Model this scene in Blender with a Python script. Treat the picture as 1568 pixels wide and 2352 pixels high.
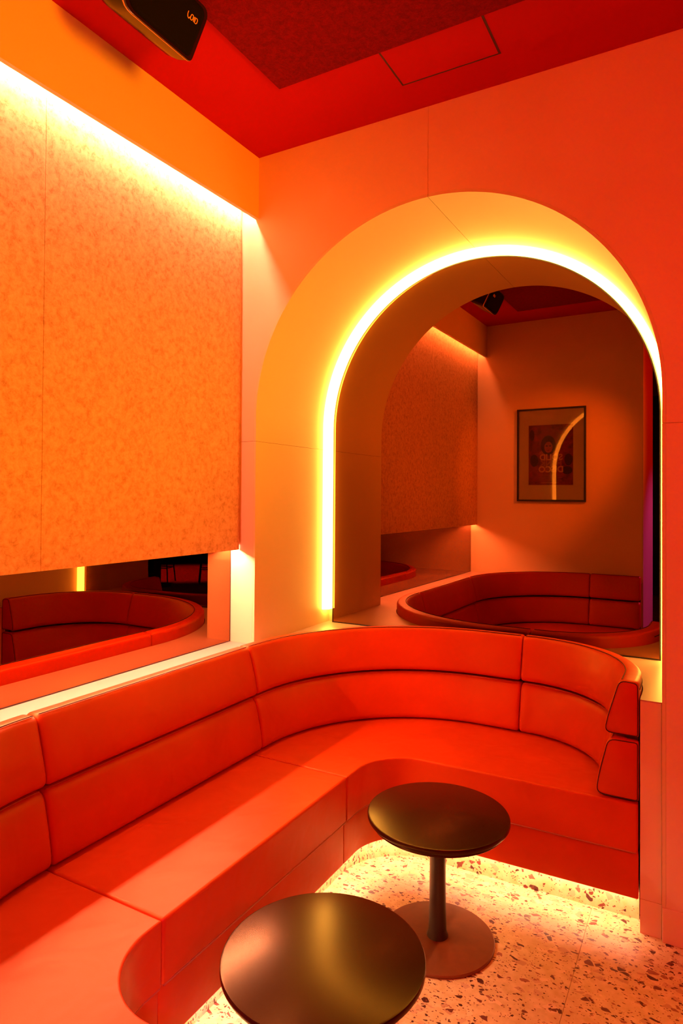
import bpy, bmesh, math, random
from mathutils import Vector, Matrix
random.seed(7)
PI = math.pi
for o in list(bpy.data.objects): bpy.data.objects.remove(o, do_unlink=True)
scene = bpy.context.scene
C = scene.collection

# ------------------------------------------------------------------ camera
cam = bpy.data.cameras.new('camera'); camo = bpy.data.objects.new('camera', cam); C.objects.link(camo)
cam.sensor_fit = 'VERTICAL'; cam.sensor_height = 36.0; cam.sensor_width = 24.0
cam.lens = 1495.6 / 2352 * 36; cam.shift_y = -55.35 / 2352; cam.clip_start = 0.02
yaw, pitch, roll = math.radians(29.2625), math.radians(0.757), math.radians(0.3783)
F = Vector((-math.sin(yaw), math.cos(yaw), 0)); Rt = Vector((math.cos(yaw), math.sin(yaw), 0)); U = Vector((0, 0, 1))
F2 = math.cos(pitch)*F + math.sin(pitch)*U; U2 = -math.sin(pitch)*F + math.cos(pitch)*U
R2 = math.cos(roll)*Rt + math.sin(roll)*U2; U3 = -math.sin(roll)*Rt + math.cos(roll)*U2
m = Matrix((R2, U3, -F2)).transposed().to_4x4(); m.translation = Vector((1.8637, -2.5, 1.5145))
camo.matrix_world = m
scene.camera = camo

# ------------------------------------------------------------------ world and exposure
w = bpy.data.worlds.new('world'); scene.world = w; w.use_nodes = True
w.node_tree.nodes['Background'].inputs[0].default_value = (0.0, 0.0, 0.0, 1)
vs = scene.view_settings
scene.display_settings.display_device = 'sRGB'
vs.view_transform = 'Standard'; vs.look = 'None'; vs.exposure = 0.3; vs.gamma = 1.0
vs.use_curve_mapping = False

# light levels (linear colours of the LED lines the room has)
LED_RING = ((1.0, 0.46, 0.060), 30.0)      # yellow line round the arched mirror
LED_COVE = ((1.0, 0.43, 0.25), 240.0)      # amber line over the felt wall
LED_UNDER = ((1.0, 0.39, 0.21), 420.0)     # amber line under the felt wall
LED_TOE = ((1.0, 0.40, 0.23), 92.0)       # amber line in the toe recess
RED_FILL = (1.0, 0.012, 0.002)  # colour of the two added red fill spotlights

# ------------------------------------------------------------------ materials
def new_mat(name):
    mt = bpy.data.materials.new(name); mt.use_nodes = True
    return mt, mt.node_tree, mt.node_tree.nodes['Principled BSDF']
def mat(name, col, rough=0.5, metal=0.0, bump=0.0, bscale=200.0, spec=0.5, vary=0.0, vscale=4.0, coat=0.0, detail=4.0):
    mt, nt, b = new_mat(name)
    b.inputs['Base Color'].default_value = (*col, 1); b.inputs['Roughness'].default_value = rough
    b.inputs['Metallic'].default_value = metal; b.inputs['Specular IOR Level'].default_value = spec
    b.inputs['Coat Weight'].default_value = coat
    geo = nt.nodes.new('ShaderNodeNewGeometry')
    if vary > 0:
        n = nt.nodes.new('ShaderNodeTexNoise'); n.inputs['Scale'].default_value = vscale; n.inputs['Detail'].default_value = detail
        nt.links.new(geo.outputs['Position'], n.inputs['Vector'])
        r = nt.nodes.new('ShaderNodeValToRGB'); r.color_ramp.elements[0].position = .3; r.color_ramp.elements[1].position = .7
        r.color_ramp.elements[0].color = (*[c*(1-vary) for c in col], 1); r.color_ramp.elements[1].color = (*[min(1, c*(1+vary*.5)) for c in col], 1)
        nt.links.new(n.outputs['Fac'], r.inputs['Fac']); nt.links.new(r.outputs['Color'], b.inputs['Base Color'])
    if bump > 0:
        n2 = nt.nodes.new('ShaderNodeTexNoise'); n2.inputs['Scale'].default_value = bscale; n2.inputs['Detail'].default_value = 3
        nt.links.new(geo.outputs['Position'], n2.inputs['Vector'])
        bp = nt.nodes.new('ShaderNodeBump'); bp.inputs['Strength'].default_value = bump; bp.inputs['Distance'].default_value = .002
        nt.links.new(n2.outputs['Fac'], bp.inputs['Height']); nt.links.new(bp.outputs['Normal'], b.inputs['Normal'])
    return mt
def emit(name, col, strength):
    mt, nt, b = new_mat(name)
    b.inputs['Base Color'].default_value = (.8, .8, .8, 1)
    b.inputs['Emission Color'].default_value = (*col, 1); b.inputs['Emission Strength'].default_value = strength
    return mt
def felt(name, c0, c1, c2):
    mt, nt, b = new_mat(name); L = nt.links.new
    geo = nt.nodes.new('ShaderNodeNewGeometry')
    n = nt.nodes.new('ShaderNodeTexNoise'); n.inputs['Scale'].default_value = 42; n.inputs['Detail'].default_value = 10; n.inputs['Roughness'].default_value = .78
    n.inputs['Distortion'].default_value = .35
    L(geo.outputs['Position'], n.inputs['Vector'])
    r = nt.nodes.new('ShaderNodeValToRGB'); e = r.color_ramp.elements
    e[0].position = .36; e[0].color = (*c0, 1); e[1].position = .62; e[1].color = (*c2, 1)
    x = e.new(.49); x.color = (*c1, 1)
    L(n.outputs['Fac'], r.inputs['Fac']); L(r.outputs['Color'], b.inputs['Base Color'])
    b.inputs['Roughness'].default_value = .95; b.inputs['Specular IOR Level'].default_value = .1
    bp = nt.nodes.new('ShaderNodeBump'); bp.inputs['Strength'].default_value = .35; bp.inputs['Distance'].default_value = .002
    n2 = nt.nodes.new('ShaderNodeTexNoise'); n2.inputs['Scale'].default_value = 260; n2.inputs['Detail'].default_value = 3
    L(geo.outputs['Position'], n2.inputs['Vector']); L(n2.outputs['Fac'], bp.inputs['Height']); L(bp.outputs['Normal'], b.inputs['Normal'])
    return mt
def leather():
    mt, nt, b = new_mat('red_leather'); L = nt.links.new
    geo = nt.nodes.new('ShaderNodeNewGeometry')
    n = nt.nodes.new('ShaderNodeTexNoise'); n.inputs['Scale'].default_value = 5; n.inputs['Detail'].default_value = 5
    L(geo.outputs['Position'], n.inputs['Vector'])
    r = nt.nodes.new('ShaderNodeValToRGB'); e = r.color_ramp.elements
    e[0].position = .3; e[0].color = (.42, .024, .001, 1); e[1].position = .7; e[1].color = (.48, .030, .0015, 1)
    L(n.outputs['Fac'], r.inputs['Fac']); L(r.outputs['Color'], b.inputs['Base Color'])
    b.inputs['Roughness'].default_value = .46; b.inputs['Specular IOR Level'].default_value = .5; b.inputs['Specular Tint'].default_value = (1, .58, .12, 1)
    n1 = nt.nodes.new('ShaderNodeTexNoise'); n1.inputs['Scale'].default_value = 7; n1.inputs['Detail'].default_value = 2; n1.inputs['Distortion'].default_value = .6
    n2 = nt.nodes.new('ShaderNodeTexVoronoi'); n2.inputs['Scale'].default_value = 420
    L(geo.outputs['Position'], n1.inputs['Vector']); L(geo.outputs['Position'], n2.inputs['Vector'])
    b1 = nt.nodes.new('ShaderNodeBump'); b1.inputs['Strength'].default_value = .25; b1.inputs['Distance'].default_value = .02
    b2 = nt.nodes.new('ShaderNodeBump'); b2.inputs['Strength'].default_value = .06; b2.inputs['Distance'].default_value = .001
    L(n1.outputs['Fac'], b1.inputs['Height']); L(n2.outputs['Distance'], b2.inputs['Height'])
    L(b1.outputs['Normal'], b2.inputs['Normal']); L(b2.outputs['Normal'], b.inputs['Normal'])
    return mt
def terrazzo():
    mt, nt, b = new_mat('terrazzo'); L = nt.links.new; N = nt.nodes.new
    geo = N('ShaderNodeNewGeometry')
    dn = N('ShaderNodeTexNoise'); dn.inputs['Scale'].default_value = 14; dn.inputs['Detail'].default_value = 2
    L(geo.outputs['Position'], dn.inputs['Vector'])
    sub = N('ShaderNodeVectorMath'); sub.operation = 'SUBTRACT'; sub.inputs[1].default_value = (.5, .5, .5); L(dn.outputs['Color'], sub.inputs[0])
    mul = N('ShaderNodeVectorMath'); mul.operation = 'SCALE'; mul.inputs['Scale'].default_value = .035; L(sub.outputs[0], mul.inputs[0])
    add = N('ShaderNodeVectorMath'); add.operation = 'ADD'; L(geo.outputs['Position'], add.inputs[0]); L(mul.outputs[0], add.inputs[1])
    base = N('ShaderNodeTexNoise'); base.inputs['Scale'].default_value = 30; base.inputs['Detail'].default_value = 4; L(geo.outputs['Position'], base.inputs['Vector'])
    br = N('ShaderNodeValToRGB'); br.color_ramp.elements[0].position = .35; br.color_ramp.elements[1].position = .68
    br.color_ramp.elements[0].color = (.52, .45, .20, 1); br.color_ramp.elements[1].color = (.66, .58, .32, 1)
    L(base.outputs['Fac'], br.inputs['Fac']); cur = br.outputs['Color']
    for sc, edge, keep, cols in ((30, .10, .80, ((.44, .32, .18), (.68, .58, .34), (.50, .38, .22))),
                                 (44, .09, .90, ((.05, .014, .012), (.12, .035, .025), (.26, .11, .07))),
                                 (92, .10, .90, ((.045, .012, .012), (.10, .03, .02), (.28, .13, .08))),
                                 (190, .10, .93, ((.10, .03, .02), (.16, .06, .04), (.34, .18, .11)))):
        mp = N('ShaderNodeMapping'); mp.inputs['Scale'].default_value = (1.0, 1.55, 1.0); mp.inputs['Rotation'].default_value = (0, 0, sc*.13); mp.inputs['Location'].default_value = (sc*.37, sc*.11, .003*sc)
        L(add.outputs[0], mp.inputs['Vector'])
        ve = N('ShaderNodeTexVoronoi'); ve.feature = 'DISTANCE_TO_EDGE'; ve.inputs['Scale'].default_value = sc
        vc = N('ShaderNodeTexVoronoi'); vc.feature = 'F1'; vc.inputs['Scale'].default_value = sc
        L(mp.outputs[0], ve.inputs['Vector']); L(mp.outputs[0], vc.inputs['Vector'])
        g1 = N('ShaderNodeMath'); g1.operation = 'GREATER_THAN'; g1.inputs[1].default_value = edge; L(ve.outputs['Distance'], g1.inputs[0])
        sp = N('ShaderNodeSeparateColor'); L(vc.outputs['Color'], sp.inputs['Color'])
        g2 = N('ShaderNodeMath'); g2.operation = 'GREATER_THAN'; g2.inputs[1].default_value = keep; L(sp.outputs['Red'], g2.inputs[0])
        mm = N('ShaderNodeMath'); mm.operation = 'MULTIPLY'; L(g1.outputs[0], mm.inputs[0]); L(g2.outputs[0], mm.inputs[1])
        cr = N('ShaderNodeValToRGB'); cr.color_ramp.interpolation = 'CONSTANT'; e = cr.color_ramp.elements
        e[0].position = 0; e[0].color = (*cols[0], 1); e[1].position = .4; e[1].color = (*cols[1], 1); x = e.new(.75); x.color = (*cols[2], 1)
        L(sp.outputs['Green'], cr.inputs['Fac'])
        mx = N('ShaderNodeMix'); mx.data_type = 'RGBA'; L(mm.outputs[0], mx.inputs['Factor']); L(cur, mx.inputs[6]); L(cr.outputs['Color'], mx.inputs[7])
        cur = mx.outputs[2]
    L(cur, b.inputs['Base Color']); b.inputs['Roughness'].default_value = .38
    return mt
def mirror_mat():
    mt, nt, b = new_mat('bronze_mirror')
    b.inputs['Base Color'].default_value = (.27, .125, .05, 1); b.inputs['Metallic'].default_value = 1; b.inputs['Roughness'].default_value = 0.0
    return mt
def glass_mat():
    mt, nt, b = new_mat('picture_glass'); N = nt.nodes.new
    out = nt.nodes['Material Output']
    tr = N('ShaderNodeBsdfTransparent'); gl = N('ShaderNodeBsdfGlossy'); gl.inputs['Roughness'].default_value = .02
    fr = N('ShaderNodeFresnel'); fr.inputs['IOR'].default_value = 1.5
    mx = N('ShaderNodeMixShader'); nt.links.new(fr.outputs[0], mx.inputs[0]); nt.links.new(tr.outputs[0], mx.inputs[1]); nt.links.new(gl.outputs[0], mx.inputs[2])
    nt.links.new(mx.outputs[0], out.inputs['Surface'])
    return mt
def table_mat():
    mt, nt, b = new_mat('black_table_laminate'); L = nt.links.new; N = nt.nodes.new
    geo = N('ShaderNodeNewGeometry')
    n = N('ShaderNodeTexNoise'); n.inputs['Scale'].default_value = 16; n.inputs['Detail'].default_value = 6
    mp = N('ShaderNodeMapping'); mp.inputs['Scale'].default_value = (1, 2.2, 1); mp.inputs['Rotation'].default_value = (0, 0, .5)
    L(geo.outputs['Position'], mp.inputs['Vector']); L(mp.outputs[0], n.inputs['Vector'])
    r = N('ShaderNodeValToRGB'); e = r.color_ramp.elements; e[0].position = .62; e[0].color = (.26, .26, .26, 1); e[1].position = .80; e[1].color = (.262, .262, .262, 1)
    L(n.outputs['Fac'], r.inputs['Fac']); L(r.outputs['Color'], b.inputs['Roughness'])
    b.inputs['Base Color'].default_value = (.020, .006, .002, 1); b.inputs['Specular IOR Level'].default_value = .42; b.inputs['Specular Tint'].default_value = (1, .66, .2, 1)
    return mt
M = dict(
    paint=mat('wall_paint', (.68, .48, .34), .55, vary=.04, vscale=2.5, bump=.02, bscale=300),
    reveal=mat('arch_paint', (.62, .50, .30), .45, vary=.03, vscale=3, bump=.02, bscale=300),
    ledge=mat('ledge_laminate', (.42, .25, .22), .4, vary=.03, vscale=6),
    ceiling=mat('red_ceiling_paint', (.42, .002, .002), .85, spec=.15, vary=.05, vscale=3),
    ceil_felt=felt('red_ceiling_felt', (.11, .001, .0015), (.16, .0015, .002), (.21, .002, .0025)),
    felt=felt('orange_wall_felt', (.34, .18, .09), (.52, .31, .18), (.62, .38, .23)),
    leather=leather(), terrazzo=terrazzo(), mirror=mirror_mat(), glass=glass_mat(),
    piping=mat('red_piping', (.36,.05,.008), .45, bump=.05, bscale=600),
    welt_dark=mat('seam_gap', (.05, .008, .006), .9, vary=.2, vscale=60),
    table=table_mat(),
    table_leg=mat('black_table_steel', (.016, .010, .007), .36, vary=.2, vscale=30, spec=.6),
    table_base=mat('brown_black_table_base', (.13, .036, .005), .42, vary=.15, vscale=30),
    black=mat('black_plastic', (.004, .0035, .0035), .35, vary=.2, vscale=40),
    gloss=mat('gloss_black', (.003, .0025, .0025), .12, vary=.1, vscale=40, spec=.5),
    grille=mat('speaker_mesh', (.003, .0025, .0025), .9, bump=.6, bscale=900, spec=.1),
    logo=mat('copper_lettering', (.85, .42, .12), .35, vary=.05, vscale=50),
    dark_wall=mat('dark_room_paint', (.05, .035, .045), .6, vary=.1, vscale=3),
    wall_end=mat('pale_wall_end', (.55, .46, .48), .5, vary=.04, vscale=3),
    groove=mat('dark_joint', (.07, .010, .008), .8, vary=.1, vscale=30),
    joint=mat('floor_joint', (.30, .20, .13), .8, vary=.1, vscale=30),
    frame=mat('black_frame', (.012, .010, .010), .35, vary=.1, vscale=40),
    matboard=mat('mat_board', (.86, .62, .40), .8, vary=.03, vscale=30),
    ink_light=mat('poster_ink_peach', (.85, .34, .22), .6, vary=.15, vscale=80),
    ink_mid=mat('poster_ink_crimson', (.32, .03, .035), .6, vary=.25, vscale=60),
    ink_skin=mat('poster_ink_rose', (.55, .12, .09), .6, vary=.15, vscale=60),
    ink_dark=mat('poster_ink_maroon', (.06, .008, .014), .6, vary=.3, vscale=60),
    poster=mat('poster_print', (.36, .014, .014), .6, vary=.6, vscale=22, detail=6),
    stool=mat('dark_stool_metal', (.02, .016, .018), .4, vary=.2, vscale=30),
    stool_seat=mat('dark_stool_seat', (.03, .012, .014), .6, vary=.2, vscale=30),
    ring=emit('ring_led', *LED_RING), cove=emit('cove_led', *LED_COVE), under=emit('under_led', *LED_UNDER), toe=emit('toe_led', *LED_TOE),
    lens=emit('red_lamp_lens', (1, .05, .02), 6.0), lens_a=emit('amber_fill_lens', (1, .25, .03), 6.0), lens_v=emit('violet_lamp_lens', (.5, .1, 1), 6.0),
)

# ------------------------------------------------------------------ helpers
def obj(name, bm, material, parent=None, smooth=None):
    me = bpy.data.meshes.new(name)
    bmesh.ops.recalc_face_normals(bm, faces=bm.faces[:]); bm.to_mesh(me); bm.free()
    me.materials.append(M[material] if isinstance(material, str) else material)
    if smooth is not None:
        for p in me.polygons: p.use_smooth = True
        me.set_sharp_from_angle(angle=math.radians(smooth))
    o = bpy.data.objects.new(name, me); C.objects.link(o)
    if parent is not None: o.parent = parent; o.matrix_parent_inverse = Matrix.Translation(-parent.location) if parent.type == 'EMPTY' and False else Matrix.Identity(4)
    return o
def tag(o, label=None, cat=None, group=None, kind=None):
    if label: o['label'] = label
    if cat: o['category'] = cat
    if group: o['group'] = group
    if kind: o['kind'] = kind
    return o
def thing(name, label, cat, group=None):
    o = bpy.data.objects.new(name, None); C.objects.link(o); o.empty_display_size = .1
    return tag(o, label, cat, group)
def rebase(root, loc):
    """put a thing's Empty at its base while its parts stay where they are"""
    root.location = loc
    for ch in root.children: ch.matrix_parent_inverse = Matrix.Translation(-Vector(loc))
def box(bm, x0, x1, y0, y1, z0, z1):
    v = [bm.verts.new(p) for p in ((x0,y0,z0),(x1,y0,z0),(x1,y1,z0),(x0,y1,z0),(x0,y0,z1),(x1,y0,z1),(x1,y1,z1),(x0,y1,z1))]
    for f in ((0,3,2,1),(4,5,6,7),(0,1,5,4),(1,2,6,5),(2,3,7,6),(3,0,4,7)): bm.faces.new([v[i] for i in f])
    return bm
def bx(*a): return box(bmesh.new(), *a)
def prism(pts, a0, a1, axis='z', bm=None):
    bm = bm or bmesh.new()
    def P(p, a): return (p[0], p[1], a) if axis == 'z' else ((p[0], a, p[1]) if axis == 'y' else (a, p[0], p[1]))
    lo = [bm.verts.new(P(p, a0)) for p in pts]; hi = [bm.verts.new(P(p, a1)) for p in pts]
    n = len(pts); bm.faces.new(lo[::-1]); bm.faces.new(hi)
    for i in range(n): bm.faces.new((lo[i], lo[(i+1) % n], hi[(i+1) % n], hi[i]))
    return bm
def bevel(o, wd, seg=2, ang=40):
    b = o.modifiers.new('bevel', 'BEVEL'); b.width = wd; b.segments = seg; b.limit_method = 'ANGLE'; b.angle_limit = math.radians(ang)
    return o
def tube(pts, r, bm=None, n=8, closed=False):
    bm = bm or bmesh.new(); pts = [Vector(p) for p in pts]; rings = []; N = len(pts); up = None
    for i, p in enumerate(pts):
        if closed: t = (pts[(i+1) % N] - pts[i-1])
        else: t = pts[min(i+1, N-1)] - pts[max(i-1, 0)]
        t.normalize()
        if up is None: up = Vector((0, 0, 1)) if abs(t.z) < .9 else Vector((1, 0, 0))
        s = t.cross(up).normalized(); up = s.cross(t).normalized()
        rings.append([bm.verts.new(p + r*(math.cos(2*PI*k/n)*s + math.sin(2*PI*k/n)*up)) for k in range(n)])
    for i in range(N if closed else N-1):
        a, b = rings[i], rings[(i+1) % N]
        for k in range(n): bm.faces.new((a[k], a[(k+1) % n], b[(k+1) % n], b[k]))
    if not closed: bm.faces.new(rings[0][::-1]); bm.faces.new(rings[-1])
    return bm
def lathe(prof, cx, cy, n=64, bm=None):
    bm = bm or bmesh.new(); rings = []
    for r, z in prof: rings.append([bm.verts.new((cx + r*math.cos(2*PI*k/n), cy + r*math.sin(2*PI*k/n), z)) for k in range(n)] if r > 1e-6 else [bm.verts.new((cx, cy, z))])
    for a, b in zip(rings, rings[1:]):
        for k in range(n):
            k2 = (k+1) % n
            if len(a) == 1: bm.faces.new((a[0], b[k2], b[k]))
            elif len(b) == 1: bm.faces.new((a[k], a[k2], b[0]))
            else: bm.faces.new((a[k], a[k2], b[k2], b[k]))
    return bm
def line(a, b, step=.05):
    d = math.dist(a, b); n = max(1, round(d/step))
    return [(a[0]+(b[0]-a[0])*i/n, a[1]+(b[1]-a[1])*i/n) for i in range(n)]
def arc(c, r, a0, a1, n=24):
    return [(c[0]+r*math.cos(a0+(a1-a0)*i/n), c[1]+r*math.sin(a0+(a1-a0)*i/n)) for i in range(n)]
def rounded(corners, seg=4):
    """corners: (x, y, radius) -> polygon with rounded corners"""
    out = []; n = len(corners)
    for i in range(n):
        p = Vector(corners[i][:2]); r = corners[i][2]; a = Vector(corners[i-1][:2]) - p; b = Vector(corners[(i+1) % n][:2]) - p
        if r <= 0: out.append(tuple(p)); continue
        la, lb = min(r, a.length*.49), min(r, b.length*.49)
        A = p + a.normalized()*la; B = p + b.normalized()*lb
        for k in range(seg+1):
            t = k/seg; out.append(tuple((1-t)**2*A + 2*t*(1-t)*p + t*t*B))
    return out
class Path:
    """plan curve with outward (left-hand) normals"""
    def __init__(s, pts):
        s.p = [Vector(q) for q in pts]; s.s = [0.0]
        for a, b in zip(s.p, s.p[1:]): s.s.append(s.s[-1] + (b-a).length)
        s.n = []
        for i in range(len(s.p)):
            t = s.p[min(i+1, len(s.p)-1)] - s.p[max(i-1, 0)]; t.normalize(); s.n.append(Vector((-t.y, t.x)))
        s.L = s.s[-1]
    def at(s, u):
        u = min(max(u, 0), s.L)
        for i in range(len(s.s)-1):
            if u <= s.s[i+1] + 1e-9:
                f = (u - s.s[i]) / max(1e-9, s.s[i+1]-s.s[i]); return s.p[i].lerp(s.p[i+1], f), s.n[i].lerp(s.n[i+1], f).normalized()
        return s.p[-1], s.n[-1]
    def find(s, test):
        for i, q in enumerate(s.p):
            if test(q): return s.s[i]
        return s.L
    def samples(s, u0, u1):
        return [u0] + [u for u in s.s if u0+.004 < u < u1-.004] + [u1]
    def offset(s, u0, u1, d):
        out = []
        for u in s.samples(u0, u1):
            q, n = s.at(u); out.append((q.x+n.x*d, q.y+n.y*d))
        return out
def sweep(path, prof, u0, u1, round_ends=0.0, bm=None):
    bm = bm or bmesh.new(); us = path.samples(u0, u1); c = Vector((sum(p[0] for p in prof)/len(prof), sum(p[1] for p in prof)/len(prof)))
    st = [(u, 0.0) for u in us]
    if round_ends > 0:
        r = round_ends
        head = [(u0, r), (u0+.3*r, .35*r), (u0+r, 0)]; tail = [(u1-r, 0), (u1-.3*r, .35*r), (u1, r)]
        st = head + [(u, 0.0) for u in us if u0+1.5*r < u < u1-1.5*r] + tail
    rings = []
    for u, ins in st:
        q, n = path.at(u); ring = []
        for pn, pz in prof:
            v = c - Vector((pn, pz)); k = ins/max(v.length, 1e-6); pn2, pz2 = pn + v.x*k, pz + v.y*k
            ring.append(bm.verts.new((q.x + n.x*pn2, q.y + n.y*pn2, pz2)))
        rings.append(ring)
    N = len(prof)
    for a, b in zip(rings, rings[1:]):
        for k in range(N): bm.faces.new((a[k], a[(k+1) % N], b[(k+1) % N], b[k]))
    bm.faces.new(rings[0]); bm.faces.new(rings[-1][::-1])
    return bm
def text_mesh(name, body, size, extrude, matrix, material, parent, spacing=1.0):
    cu = bpy.data.curves.new(name, 'FONT'); cu.body = body; cu.size = size; cu.extrude = extrude; cu.align_x = 'CENTER'; cu.align_y = 'CENTER'; cu.space_character = spacing
    cu.resolution_u = 4; cu.offset = size*.035
    t = bpy.data.objects.new(name, cu); C.objects.link(t)
    bpy.context.view_layer.update(); dg = bpy.context.evaluated_depsgraph_get(); dg.update()
    me = bpy.data.meshes.new_from_object(t.evaluated_get(dg))
    bpy.data.objects.remove(t, do_unlink=True); bpy.data.curves.remove(cu)
    me.transform(matrix); me.materials.clear(); me.materials.append(M[material])
    o = bpy.data.objects.new(name, me); C.objects.link(o); o.parent = parent
    return o

# ------------------------------------------------------------------ the room shell
ZC, ZB, ZL = 3.129, 2.8375, .81          # ceiling, underside of bulkhead, ledge
AX0, AX1, AR, AZ = -.006, 1.730, .868, 1.885; AXC = (AX0+AX1)/2
YM = .6628                               # arched mirror plane
YO, XO = -2.175, 1.345                   # facing wall of the booth and its end
X1, Y1 = 8.2, -7.6                       # far sides of the dark room
ZS = 1.775                               # panel joint level

floor = tag(obj('floor', bx(-.3, X1, Y1, .75, -.06, -.005), 'joint'), kind='structure')
tile_bm = bx(0, 1.1988, 0, .5988, -.0045, 0)
tile0 = obj('floor_tile', tile_bm, 'terrazzo', floor); first = True
i = -2
while 1.493 + 1.2*i < X1:
    for j in range(-13, 2):
        x, y = 1.493 + 1.2*i, -.133 + .6*j
        if x + 1.2 > X1 + 1.1 or y > .7: continue
        if first: t = tile0; first = False
        else: t = tile0.copy(); C.objects.link(t)
        t.location = (x + .0006, y + .0006, 0)
    i += 1
# ceiling with felt inset and access hatch
ceil = tag(obj('ceiling', bx(-.3, X1, Y1, .75, ZC, ZC+.08), 'ceiling'), kind='structure')
obj('ceiling_felt_panel', bx(.396, 3.2, YO+.39, -.402, ZC-.010, ZC), 'ceil_felt', ceil)
hr = obj('hatch_rim', bx(.824, 1.214, -.392, -.176, ZC-.0015, ZC), 'groove', ceil)
obj('hatch_cover', bx(.832, 1.206, -.392, -.184, ZC-.0022, ZC-.0016), 'ceiling', ceil)
# back wall with the arch, built of lining boards
wb = bmesh.new()
def arch_pts(r, n=48): return [(AXC - r*math.cos(PI*k/n), AZ + r*math.sin(PI*k/n)) for k in range(n+1)]
full = arch_pts(AR+.0125); AE0, AE1 = AX0-.0125, AX1+.0125
prism([(-.15, 0), (AE0, 0)] + full + [(AE1, 0), (X1, 0), (X1, ZC), (-.15, ZC)], .015, .035, 'y', wb)
wall_back = tag(obj('wall_back', wb, 'paint'), kind='structure')
g = .0007
h = len(full)//2
obj('wall_board', prism([(-.15, ZS+g), (AE0, ZS+g)] + full[:h] + [(AXC-g, AZ+AR+.0125), (AXC-g, ZC), (-.15, ZC)], 0, .0145, 'y'), 'paint', wall_back)
obj('wall_board', prism([(AXC+g, AZ+AR+.0125)] + full[h+1:] + [(AE1, ZS+g), (3.4, ZS+g), (3.4, ZC), (AXC+g, ZC)], 0, .0145, 'y'), 'paint', wall_back)
obj('wall_board', bx(-.15, AE0, 0, .0145, ZL, ZS-g), 'paint', wall_back)
obj('wall_board', bx(AE1, 3.4, 0, .0145, 0, ZS-g), 'paint', wall_back)
obj('wall_board', bx(3.4015, X1, 0, .0145, 0, ZC), 'paint', wall_back)
bevel(tag(obj('baseboard_back', bx(AX1+.001, X1, -.005, 0, 0, .118), 'paint'), kind='structure'), .0015)
# arch lining: jambs and two curved halves
ar = bpy.data.objects.new('trim_1', None); C.objects.link(ar); tag(ar, kind='structure')
YD = .70
obj('jamb_board', bx(AX0-.012, AX0, .0, YD, ZL-.05, ZS-g), 'reveal', ar)
obj('jamb_board', bx(AX1, AX1+.012, .0, YD, 0, ZS-g), 'reveal', ar)
def arc_board(k0, k1):
    inner = [(AXC - AR*math.cos(k0+(k1-k0)*k/40), AZ + AR*math.sin(k0+(k1-k0)*k/40)) for k in range(41)]
    ro = AR+.012; outer = [(AXC - ro*math.cos(k0+(k1-k0)*k/40), AZ + ro*math.sin(k0+(k1-k0)*k/40)) for k in range(41)]
    if k0 == 0: inner = [(AX0, ZS+g)] + inner; outer = [(AX0-.012, ZS+g)] + outer
    else: inner = inner + [(AX1, ZS+g)]; outer = outer + [(AX1+.012, ZS+g)]
    bm = bmesh.new(); V = []
    for a, b in zip(inner, outer): V.append([bm.verts.new((a[0], 0.0, a[1])), bm.verts.new((a[0], YD, a[1])), bm.verts.new((b[0], YD, b[1])), bm.verts.new((b[0], 0.0, b[1]))])
    for p, q in zip(V, V[1:]):
        for k in range(4): bm.faces.new((p[k], p[(k+1) % 4], q[(k+1) % 4], q[k]))
    bm.faces.new(V[0]); bm.faces.new(V[-1])
    return bm
obj('curved_board', arc_board(0, PI/2-.0012), 'reveal', ar, 30)
obj('curved_board', arc_board(PI/2+.0012, PI), 'reveal', ar, 30)
tag(obj('wall_niche', bx(-.03, 1.77, YD+.002, YD+.05, 0, ZC), 'reveal'), kind='structure')
# arched mirror (glued a touch out of square) and its dark rim
def arch_solid(r, zb, y0, y1, bm=None): return prism([(-r, zb)] + [(-r*math.cos(PI*k/64), AZ+r*math.sin(PI*k/64)) for k in range(65)] + [(r, zb)], y0, y1, 'y', bm)
am = thing('arched_mirror', 'tall bronze-tinted arched mirror at the back of the wall arch', 'mirror')
gl_ = obj('mirror_glass', arch_solid(.823, ZL+.006, 0, .006), 'mirror', am)
bmr = bmesh.new()
pin = [(-.823, ZL+.006)] + [(-.823*math.cos(PI*k/64), AZ+.823*math.sin(PI*k/64)) for k in range(65)] + [(.823, ZL+.006)]
pout = [(-.829, ZL)] + [(-.829*math.cos(PI*k/64), AZ+.829*math.sin(PI*k/64)) for k in range(65)] + [(.829, ZL)]
V = [[bmr.verts.new((a[0], -.002, a[1])), bmr.verts.new((b[0], -.002, b[1])), bmr.verts.new((b[0], .008, b[1])), bmr.verts.new((a[0], .008, a[1]))] for a, b in zip(pin, pout)]
for i in range(len(V)):
    p, q = V[i], V[(i+1) % len(V)]
    for k in range(4): bmr.faces.new((p[k], p[(k+1) % 4], q[(k+1) % 4], q[k]))
obj('mirror_rim', bmr, 'frame', am)
am.location = (AXC, YM, 0); am.rotation_euler = (0, 0, -.010)
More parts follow.
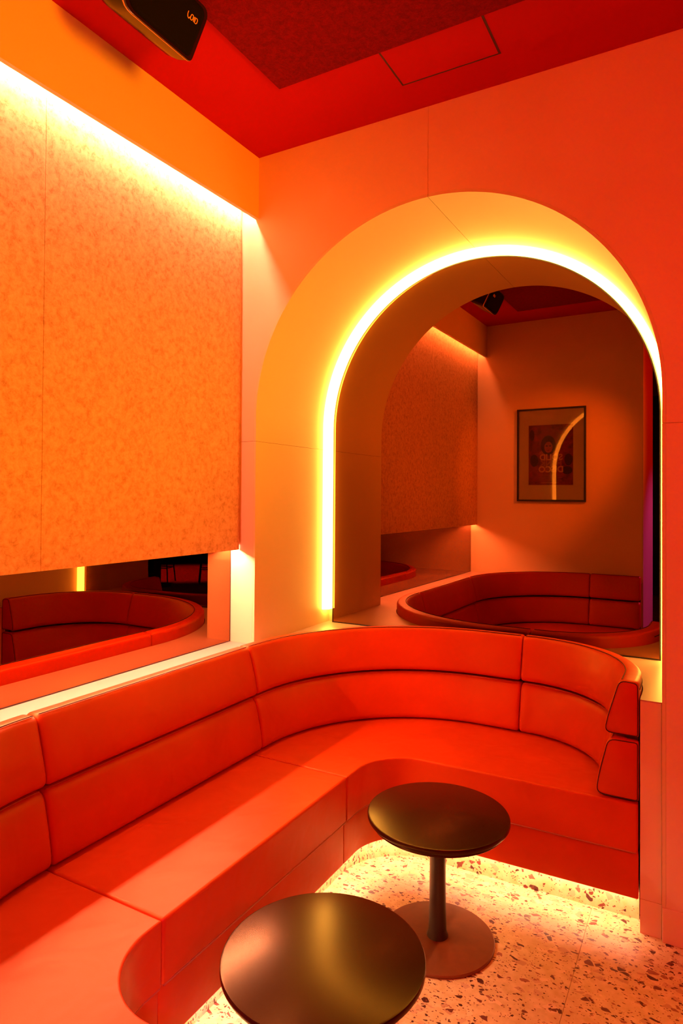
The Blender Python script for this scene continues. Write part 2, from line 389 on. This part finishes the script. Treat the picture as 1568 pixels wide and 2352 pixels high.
# LED line round the mirror
led = bmesh.new()
pa = [(-.834, ZL+.075)] + [(-.834*math.cos(PI*k/64), AZ+.834*math.sin(PI*k/64)) for k in range(65)] + [(.834, ZL+.02)]
pb = [(-.866, ZL+.075)] + [(-.866*math.cos(PI*k/64), AZ+.866*math.sin(PI*k/64)) for k in range(65)] + [(.866, ZL+.02)]
V = [[led.verts.new((AXC+a[0], .640, a[1])), led.verts.new((AXC+b[0], .622, b[1])), led.verts.new((AXC+b[0], .685, b[1])), led.verts.new((AXC+a[0], .685, a[1]))] for a, b in zip(pa, pb)]
for p, q in zip(V, V[1:]):
    for k in range(4): led.faces.new((p[k], p[(k+1) % 4], q[(k+1) % 4], q[k]))
led.faces.new(V[0]); led.faces.new(V[-1])
tag(obj('led_light_line', led, 'ring', None, 30), 'glowing white-yellow LED line round the arched mirror', 'light')

# left wall: bulkhead, cove, felt boards, mirror
lw = tag(obj('wall_left', bx(-.30, -.158, Y1, 0, 0, ZC), 'paint'), kind='structure')
obj('bulkhead_board', bx(-.018, 0, YO, 0, ZB, ZC), 'paint', lw)
obj('cove_top', bx(-.157, -.0185, YO, 0, 3.06, ZC), 'paint', lw)
fw = thing('felt_wall_panel', 'mottled orange felt wall panel hanging above the mirror strip', 'wall panel')
for y0, y1 in ((YO+.004, -1.0812), (-1.0800, -.004)):
    bm = prism([(-.104, y0), (-.089, y0), (-.088, y0+.001), (-.088, y1-(.022 if y1 > -.5 else .001)), (-.097 if y1 > -.5 else -.089, y1), (-.104, y1)], 1.2566, 3.055, 'z')
    obj('felt_board', bm, 'felt', fw)
obj('backing_rail', bx(-.149, -.105, YO+.004, -.004, 1.276, 1.36), 'paint', fw)
obj('backing_rail', bx(-.157, -.105, YO+.004, -.004, 2.70, 2.90), 'paint', fw)
rebase(fw, (-.11, -1.09, 1.2566))
sm = thing('mirror_strip', 'long low bronze mirror strip between felt panel and ledge', 'mirror')
obj('mirror_glass', bx(-.156, -.150, YO+.002, -.002, ZL+.004, 1.30), 'mirror', sm)
obj('mirror_rim', bx(-.157, -.1485, YO+.002, -.002, ZL, ZL+.004), 'frame', sm)
obj('mirror_rim', bx(-.157, -.1485, -.003, -.0005, ZL, 1.30), 'frame', sm)
rebase(sm, (-.153, -1.09, ZL))
tag(obj('led_light_line', bx(-.046, -.034, YO+.01, -.006, 2.888, 2.896), 'cove'), 'amber LED line hidden above the felt panel behind the bulkhead', 'light')
tag(obj('led_light_line', bx(-.136, -.122, YO+.01, -.006, 1.2680, 1.2740), 'under'), 'amber LED line under the bottom edge of the felt panel', 'light')

# facing wall of the booth (seen in the arched mirror) and the rest of the dark room
wf = tag(obj('wall_front', bx(-.157, XO-.006, -3.02, YO, 0, ZC), 'paint'), kind='structure')
obj('wall_end_board', bx(XO-.006, XO, -3.02, YO, 0, ZC), 'wall_end', wf)
tag(obj('wall_right', bx(X1-.1, X1, Y1, 0, 0, ZC), 'dark_wall'), kind='structure')
tag(obj('wall_far', bx(-.157, X1-.1, Y1, Y1+.1, 0, ZC), 'dark_wall'), kind='structure')

# ------------------------------------------------------------------ ledge round the booth
BACK = Path(line((XO-.01, -2.06), (.945, -2.06)) + arc((.945, -1.28), .78, 1.5*PI, PI, 40)
            + line((.165, -1.28), (.165, -.215)) + arc((.945, -.215), .78, PI, PI/2, 40)
            + line((.945, .565), (1.147, .565), .03) + arc((1.147, .12), .445, PI/2, 0, 30) + line((1.592, .12), (1.592, .012), .03) + [(1.592, .012)])
FRONT = Path(line((XO-.01, -1.52), (.868, -1.52)) + arc((.868, -1.32), .20, 1.5*PI, PI, 20)
             + line((.668, -1.32), (.668, -.21)) + arc((.868, -.21), .20, PI, PI/2, 20) + line((.868, -.01), (1.655, .004)) + [(1.655, .004)])
lg = thing('ledge', 'pale built-in ledge running below both mirrors behind the sofa', 'ledge')
rear = BACK.offset(0, BACK.L, .068)
bevel(obj('ledge_top', prism(rear + [(1.6605, .012), (1.7295, .012), (1.7295, .70), (AX0+.0005, .70), (AX0+.0005, .0), (-.1495, .0), (-.1495, YO+.001), (XO-.01, YO+.001)], ZL-.005, ZL), 'ledge', lg), .0015)
obj('end_panel', bx(1.6605, 1.7285, .0135, .64, .1185, ZL-.0055), 'paint', lg)
obj('skirting', bx(1.6605, 1.7285, .0125, .64, 0, .1175), 'paint', lg)
rebase(lg, (.0, .3, 0))

# ------------------------------------------------------------------ banquette sofa
so = thing('banquette_sofa', 'curved red leather banquette wrapping round the corner of the booth', 'sofa')
su = [0.0, BACK.find(lambda q: q.x < .166 and q.y > -1.28), 0, 0, BACK.L]
# seam positions along the back
def s_at_y(P, y):
    for a, b, sa in zip(P.p, P.p[1:], P.s):
        if abs(a.x-b.x) < 1e-6 and a.x < .9 and a.y <= y <= b.y: return sa + (y-a.y)
    return None
sb1, sb2 = s_at_y(BACK, -1.268), s_at_y(BACK, -.262)
sb0 = BACK.find(lambda q: q.x <= .9451 and q.y < -1.5)
sb3 = BACK.find(lambda q: q.x >= 1.09 and q.y > .5)
upper = rounded([(-.052, .673, .026), (.064, .673, .010), (.064, .868, .016), (.002, .873, .022), (-.033, .775, .05)], 4)
lower = rounded([(-.080, .449, .028), (.064, .449, .010), (.064, .660, .010), (-.036, .661, .026), (-.068, .550, .05)], 4)
cuts = [0.0, sb0, sb1, sb2, sb3, BACK.L]
for a, b in zip(cuts, cuts[1:]):
    e0 = .0015 if a > 0 else 0; e1 = .0015 if b < BACK.L else 0
    for prof, ft, z in ((upper, .002, .868), (lower, None, 0)):
        cu = obj('back_cushion', sweep(BACK, prof, a+e0, b-e1, .011), 'leather', so, 50)
        # piping along the front top edge
        us = BACK.samples(a+e0+.008, b-e1-.008); P3 = []
        for u in us:
            q, n = BACK.at(u); d, zz = (.0085, .8712) if ft is not None else (-.024, .6595)
            P3.append((q.x+n.x*d, q.y+n.y*d, zz))
        obj('piping', tube(P3, .0016, n=6), 'welt_dark' if ft is not None else 'piping', cu, 60)
# end-face piping at the open end near the wall
for prof in (upper, lower):
    q, n = BACK.at(BACK.L); c = (sum(p[0] for p in prof)/len(prof), sum(p[1] for p in prof)/len(prof)); pts = []
    for pn, pz in prof:
        v = Vector((c[0]-pn, c[1]-pz)); v2 = v.normalized()*.006; pts.append((q.x+n.x*(pn+v2.x), q.y+.0005, pz+v2.y))
    obj('end_piping', tube(pts, .0017, n=6, closed=True), 'welt_dark', so, 60)
# zip flap at the rear of the end cushion
zp = obj('zip', tube([(BACK.at(u)[0].x + BACK.at(u)[1].x*.0640, BACK.at(u)[0].y + BACK.at(u)[1].y*.0640, .838) for u in BACK.samples(BACK.L-.24, BACK.L-.03)], .0028, n=6), 'welt_dark', so)
# rear shell under the cushions
obj('back_shell', sweep(BACK, [(.0, .12), (.061, .12), (.061, .80), (.03, .80)], .002, BACK.L-.02), 'welt_dark', so)
# seats
sf1, sf2 = s_at_y(FRONT, -1.272), s_at_y(FRONT, -.306)
fc = [0.0, sf1, sf2, FRONT.L]; bc = [0.0, s_at_y(BACK, -1.272), s_at_y(BACK, -.306), BACK.L]
for k in range(3):
    e0 = .0015 if k > 0 else 0; e1 = .0015 if k < 2 else 0
    fp = FRONT.offset(fc[k]+e0, fc[k+1]-e1, 0); bp_ = BACK.offset(bc[k]+e0, bc[k+1]-e1, .062)
    st = obj('seat_cushion', prism(fp + bp_[::-1], .274, .444), 'leather', so, 50)
    bevel(st, .020, 5, 50)
    st.modifiers['bevel'].harden_normals = False
    us = FRONT.samples(fc[k]+e0+.006, fc[k+1]-e1-.006)
    obj('piping', tube([(FRONT.at(u)[0].x+FRONT.at(u)[1].x*.0055, FRONT.at(u)[0].y+FRONT.at(u)[1].y*.0055, .4385) for u in us], .0030, n=6), 'piping', st, 60)
    obj('piping', tube([(FRONT.at(u)[0].x+FRONT.at(u)[1].x*.002, FRONT.at(u)[0].y+FRONT.at(u)[1].y*.002, .2755) for u in us], .0026, n=6), 'piping', st, 60)
    kp = obj('kick_panel', sweep(FRONT, rounded([(.014, .108, .006), (.036, .108, .006), (.036, .272, .002), (.014, .272, .002)], 3), fc[k]+e0, fc[k+1]-e1, .004), 'leather', so, 50)
obj('base_board', sweep(FRONT, [(.036, .125), (.20, .125), (.20, .140), (.036, .140)], .002, FRONT.L-.002), 'welt_dark', so)
obj('plinth', sweep(FRONT, [(.085, 0.0), (.100, 0.0), (.100, .124), (.085, .124)], .002, FRONT.L-.002), 'terrazzo', so, 30)
obj('led_strip', sweep(FRONT, [(.040, .116), (.050, .116), (.050, .123), (.040, .123)], .01, FRONT.L-.01), 'toe', so)['label'] = 'glowing amber LED strip in the toe recess'
rebase(so, (.3, -.8, 0))

# ------------------------------------------------------------------ tables
def table(cx, cy, label):
    t = thing('pedestal_table', label, 'table', 'low round tables in the booth')
    obj('table_top', lathe([(0, .430), (.236, .430), (.2405, .4285), (.242, .426), (.242, .416), (.2405, .4135), (.231, .411), (.2295, .409), (.2295, .400), (.228, .3985), (.10, .398), (0, .398)], cx, cy, 96), 'table', t, 35)
    obj('column', lathe([(0, .010), (.037, .010), (.036, .016), (.0305, .03), (.0285, .12), (.0275, .24), (.0285, .33), (.033, .385), (.045, .3975), (0, .3975)], cx, cy, 48), 'table_leg', t, 40)
    obj('base_plate', lathe([(0, .0), (.190, .0), (.193, .002), (.193, .007), (.190, .010), (.12, .0125), (0, .0125)], cx, cy, 96), 'table_base', t, 35)
    rebase(t, (cx, cy, 0))
    return t
table(1.057, -.366, 'round black pedestal table in front of the arch, standing nearer the back wall')
table(1.070, -1.157, 'round black pedestal table cut off by the lower picture edge, smudged top reflecting orange')

# ------------------------------------------------------------------ loudspeaker on the ceiling
sp = thing('ceiling_speaker', 'black loudspeaker with copper lettering tilted down from the red ceiling', 'speaker')
T = math.radians(28); o0 = Vector((.388, -.895, 2.935)); ex = Vector((0, 1, 0)); ey = Vector((math.sin(T), 0, math.cos(T))); en = Vector((math.cos(T), 0, -math.sin(T)))
SWD, SHT = .30, .165
def out2(sc, dx=0, dy=0):
    pts = rounded([(-SWD, 0, .055), (0, 0, .016), (.004, SHT, .035), (-SWD+.01, SHT, .05)], 6); cx, cy = -SWD/2, SHT/2
    return [(cx + (p[0]-cx)*sc + dx, cy + (p[1]-cy)*sc + dy) for p in pts]
def loft(rings, cap0=True, cap1=True):
    bm = bmesh.new(); V = [[bm.verts.new(o0 + ex*p[0] + ey*p[1] + en*d) for p in pts] for pts, d in rings]
    for a, b in zip(V, V[1:]):
        n = len(a)
        for k in range(n): bm.faces.new((a[k], a[(k+1) % n], b[(k+1) % n], b[k]))
    if cap0: bm.faces.new(V[0])
    if cap1: bm.faces.new(V[-1])
    return bm
obj('cabinet', loft([(out2(.90), .0), (out2(.985), .0), (out2(1.0), -.006), (out2(1.0), -.014), (out2(1.035), -.06), (out2(1.0), -.11), (out2(.82), -.165), (out2(.5), -.19)]), 'gloss', sp, 35)
obj('bezel_line', loft([(out2(1.004), -.006), (out2(1.008), -.008), (out2(1.008), -.011), (out2(1.004), -.013)], False, False), 'logo', sp, 35)
obj('grille', loft([(out2(.895), .0005), (out2(.88), .004), (out2(.80), .010)]), 'grille', sp, 35)
lb = bmesh.new(); s = .017; lx, ly = -.083, .098
def st_(pts, closed=False): tube([o0 + ex*(lx + p[0]*s) + ey*(ly + p[1]*s) + en*.0112 for p in pts], .0013, lb, 6, closed)
st_([(0, 1), (0, .55), (.15, .2), (.45, .0), (.62, .12), (.66, .35)])
st_([(.95, .1), (1.25, .1), (1.4, .3), (1.4, .75), (1.25, .95), (.95, .95), (.82, .75), (.82, .3)], True)
st_([(1.68, .1), (1.68, .95)])
st_([(1.95, .1), (2.3, .1), (2.5, .3), (2.5, .75), (2.3, .95), (1.95, .95)], True)
obj('lettering', lb, 'logo', sp)
bk = bmesh.new()
cb = o0 + ex*(-SWD/2) + ey*(SHT*.55) - en*.10
tube([cb + Vector((0, .165, -.02)), cb + Vector((0, .165, .0)), Vector((cb.x, cb.y+.165, ZC-.012)), Vector((cb.x, cb.y-.165, ZC-.012)), cb + Vector((0, -.165, .0)), cb + Vector((0, -.165, -.02))], .008, bk)
obj('bracket', bk, 'black', sp)
obj('ceiling_plate', bx(cb.x-.05, cb.x+.05, cb.y-.07, cb.y+.07, ZC-.012, ZC-.0005), 'black', sp)
rebase(sp, (cb.x, cb.y, ZC))

# ------------------------------------------------------------------ framed poster on the facing wall
pf = thing('framed_poster', 'black-framed red disco poster with pale mat on the facing wall', 'poster')
fx0, fx1, fz0, fz1 = .293, .892, 1.482, 2.320; yb = YO + .001; yf = YO + .027; fwd = .016
bm = bmesh.new()
def rect(x0, x1, z0, z1): return [(x0, z0), (x1, z0), (x1, z1), (x0, z1)]
ro, ri = rect(fx0, fx1, fz0, fz1), rect(fx0+fwd, fx1-fwd, fz0+fwd, fz1-fwd)
V = [[bm.verts.new((a[0], yf, a[1])), bm.verts.new((b[0], yf, b[1])), bm.verts.new((b[0], yb, b[1])), bm.verts.new((a[0], yb, a[1]))] for a, b in zip(ro, ri)]
for i in range(4):
    p, q = V[i], V[(i+1) % 4]
    for k in range(4): bm.faces.new((p[k], p[(k+1) % 4], q[(k+1) % 4], q[k]))
obj('frame', bm, 'frame', pf)
obj('mat_board', bx(fx0+fwd, fx1-fwd, yb, yb+.010, fz0+fwd, fz1-fwd), 'matboard', pf)
px0, px1, pz0, pz1 = .396, .784, 1.630, 2.170
pr = obj('print', bx(px0, px1, yb+.0101, yb+.0112, pz0, pz1), 'poster', pf)
obj('glass', bx(fx0+fwd, fx1-fwd, yb+.018, yb+.020, fz0+fwd, fz1-fwd), 'glass', pf)
pcx = (px0+px1)/2; YP = yb + .0113
def disc(cx, cz, rx, rz, layer, material, name, a0=0, a1=2*PI, n=28):
    pts = [(cx + rx*math.cos(a0+(a1-a0)*k/n), cz + rz*math.sin(a0+(a1-a0)*k/n)) for k in range(n if a1-a0 > 6 else n+1)]
    return obj(name, prism(pts, YP + .0003*layer, YP + .0003*layer + .0002, 'y'), material, pr)
disc(pcx-.01, 2.035, .095, .105, 0, 'ink_mid', 'printed_halo')
disc(pcx-.02, 1.985, .066, .088, 1, 'ink_dark', 'printed_hair')
disc(pcx-.018, 1.968, .036, .050, 2, 'ink_skin', 'printed_face')
disc(pcx-.033, 1.980, .010, .006, 3, 'ink_dark', 'printed_eye'); disc(pcx-.003, 1.980, .010, .006, 3, 'ink_dark', 'printed_eye')
disc(pcx-.018, 1.940, .011, .005, 3, 'ink_mid', 'printed_mouth')
disc(pcx-.02, 1.905, .085, .042, 0, 'ink_skin', 'printed_shoulders', 0, PI)
disc(px1-.04, 1.855, .034, .052, 0, 'ink_dark', 'printed_figure'); disc(px0+.05, 1.85, .036, .055, 0, 'ink_dark', 'printed_figure')
disc(px1-.05, 1.76, .045, .035, 0, 'ink_dark', 'printed_figure'); disc(px0+.03, 2.08, .022, .05, 0, 'ink_dark', 'printed_figure')
def face_matrix(x, z, layer=4): return Matrix.Translation((x, YP + .0003*layer, z)) @ Matrix(((-1, 0, 0, 0), (0, 0, 1, 0), (0, 1, 0, 0), (0, 0, 0, 1)))
for body, z, sz, ink in (('SOLID', 1.876, .074, 'ink_light'), ('FUNK', 1.822, .074, 'ink_skin'), ('DISCO', 1.768, .074, 'ink_light')):
    text_mesh('lettering', body, sz, .0002, face_matrix(pcx+.004, z), ink, pr, .98)
for r_ in range(7):
    wd = .10 - (.012 if r_ % 3 == 1 else 0)
    obj('small_print', bx(pcx-wd, pcx+wd, YP+.0003, YP+.0006, 1.718-.009*r_, 1.7215-.009*r_), 'ink_skin', pr)
obj('small_print', bx(pcx-.085, pcx+.07, YP+.0003, YP+.0006, 1.648, 1.652), 'ink_light', pr)
rebase(pf, ((fx0+fx1)/2, YO, fz0))

# ------------------------------------------------------------------ dark bar area (seen only in the mirror strip)
def bar_stool(x, y, rz, label, z=.74):
    t = thing('bar_stool', label, 'bar stool', 'bar stools in the dark room')
    obj('seat', lathe([(0, z-.03), (.17, z-.03), (.185, z-.015), (.185, z+.015), (.17, z+.03), (0, z+.032)], 0, 0, 32), 'stool_seat', t, 40)
    for k in range(4):
        a = PI/4 + k*PI/2; obj('leg', tube([(.13*math.cos(a), .13*math.sin(a), z-.03), (.22*math.cos(a), .22*math.sin(a), 0)], .012), 'stool', t)
    obj('footrest', tube([(.19*math.cos(PI/4+k*PI/2), .19*math.sin(PI/4+k*PI/2), .25) for k in range(4)], .009, closed=True), 'stool', t)
    t.location = (x, y, 0); t.rotation_euler = (0, 0, rz)
bar_stool(6.05, -4.75, .3, 'dark bar stool with thin legs nearest the sofa end in the mirror strip')
bar_stool(5.25, -5.0, .75, 'dark bar stool beside the pillar jamb in the mirror strip')
ht = thing('high_table', 'dark high pedestal table among the bar stools in the mirror strip', 'table')
obj('table_top', lathe([(0, 1.06), (.33, 1.06), (.33, 1.09), (0, 1.09)], 5.75, -4.25, 48), 'stool', ht, 40)
obj('column', lathe([(0, .02), (.05, .02), (.05, 1.06), (0, 1.06)], 5.75, -4.25, 24), 'stool', ht, 40)
obj('base_plate', lathe([(0, 0), (.25, 0), (.25, .02), (0, .022)], 5.75, -4.25, 48), 'stool', ht, 40)
rebase(ht, (5.75, -4.25, 0))
ac = thing('lounge_chair', 'low dark lounge chair behind the sofa in the mirror strip', 'chair')
bevel(obj('seat', bx(5.0, 5.6, -3.5, -2.9, .12, .36), 'stool_seat', ac), .04, 3)
bevel(obj('backrest', bx(5.0, 5.6, -3.62, -3.46, .14, .62), 'stool_seat', ac), .05, 3)
for x in (5.05, 5.55):
    for y in (-3.55, -2.95): obj('leg', lathe([(0, 0), (.016, 0), (.022, .13), (0, .13)], x, y, 12), 'stool', ac)
rebase(ac, (5.3, -3.25, 0))

# ------------------------------------------------------------------ coloured spotlights added out of view to supply the room's light
def spotlight(loc, target, col, power, size, blend, radius, label, lens):
    t = thing('unseen_spotlight', label, 'spotlight', 'coloured ceiling spotlights')
    p = Vector(loc); d = (Vector(target) - p).normalized(); q = d.to_track_quat('-Z', 'Y').to_matrix().to_4x4(); q.translation = p
    can = lathe([(0, .16), (.05, .16), (.062, .14), (.062, -.0), (.056, -.0), (.054, .02), (0, .02)], 0, 0, 32); bmesh.ops.transform(can, matrix=q, verts=can.verts[:])
    obj('lamp_can', can, 'black', t, 40)
    ln = lathe([(0, .024), (.05, .024), (.05, .027), (0, .027)], 0, 0, 32); bmesh.ops.transform(ln, matrix=q, verts=ln.verts[:])
    obj('lens', ln, lens, t)
    obj('stem', tube([p - d*.08, (p.x - d.x*.08, p.y - d.y*.08, ZC)], .008), 'black', t)
    L = bpy.data.lights.new('spot', 'SPOT'); L.color = col; L.energy = power; L.spot_size = math.radians(size); L.spot_blend = blend; L.shadow_soft_size = radius
    lo = bpy.data.objects.new('spot_lamp', L); C.objects.link(lo); q2 = q.copy(); q2.translation = p + d*.03; lo.matrix_world = q2; lo.parent = t
    rebase(t, (p.x, p.y, ZC)); lo.matrix_parent_inverse = Matrix.Translation(-Vector((p.x, p.y, ZC)))
spotlight((3.0, -3.6, 2.75), (.6, -.6, .9), RED_FILL, 215, 110, .9, .25, 'added red fill spotlight behind the camera aimed into the booth', 'lens')  # unseen lamp added as red fill from the camera side
spotlight((4.6, -3.0, 2.75), (1.2, -.6, 1.4), RED_FILL, 190, 110, .9, .25, 'added red fill spotlight out of view to the right aimed at the arch wall', 'lens')  # second added red fill, outside the view
spotlight((4.4, -2.2, 1.5), (0, -1.0, 2.35), (1.0, .27, .0), 950, 35, .55, .4, 'added amber fill spotlight low to the right aimed at the felt wall', 'lens_a')  # added amber fill for bulkhead and felt, kept low to lift the speaker's shadow
spotlight((2.4, -.5, 2.9), (.42, -2.175, 1.75), (1.0, .20, .004), 600, 34, .8, .06, 'added amber fill spotlight right of the arch brightening the poster wall', 'lens_a')  # added lamp that brightens the facing wall in the arched mirror
spotlight((6.6, -5.6, 2.95), (6.6, -5.9, .0), (1, .03, .02), 1300, 60, .6, .05, 'red ceiling spotlight over the bar stools', 'lens')
spotlight((3.2, -4.2, 2.95), (1.345, -2.7, .9), (.45, .08, 1.0), 1000, 30, .9, .05, 'violet ceiling spotlight aimed at the end of the facing wall', 'lens_v')
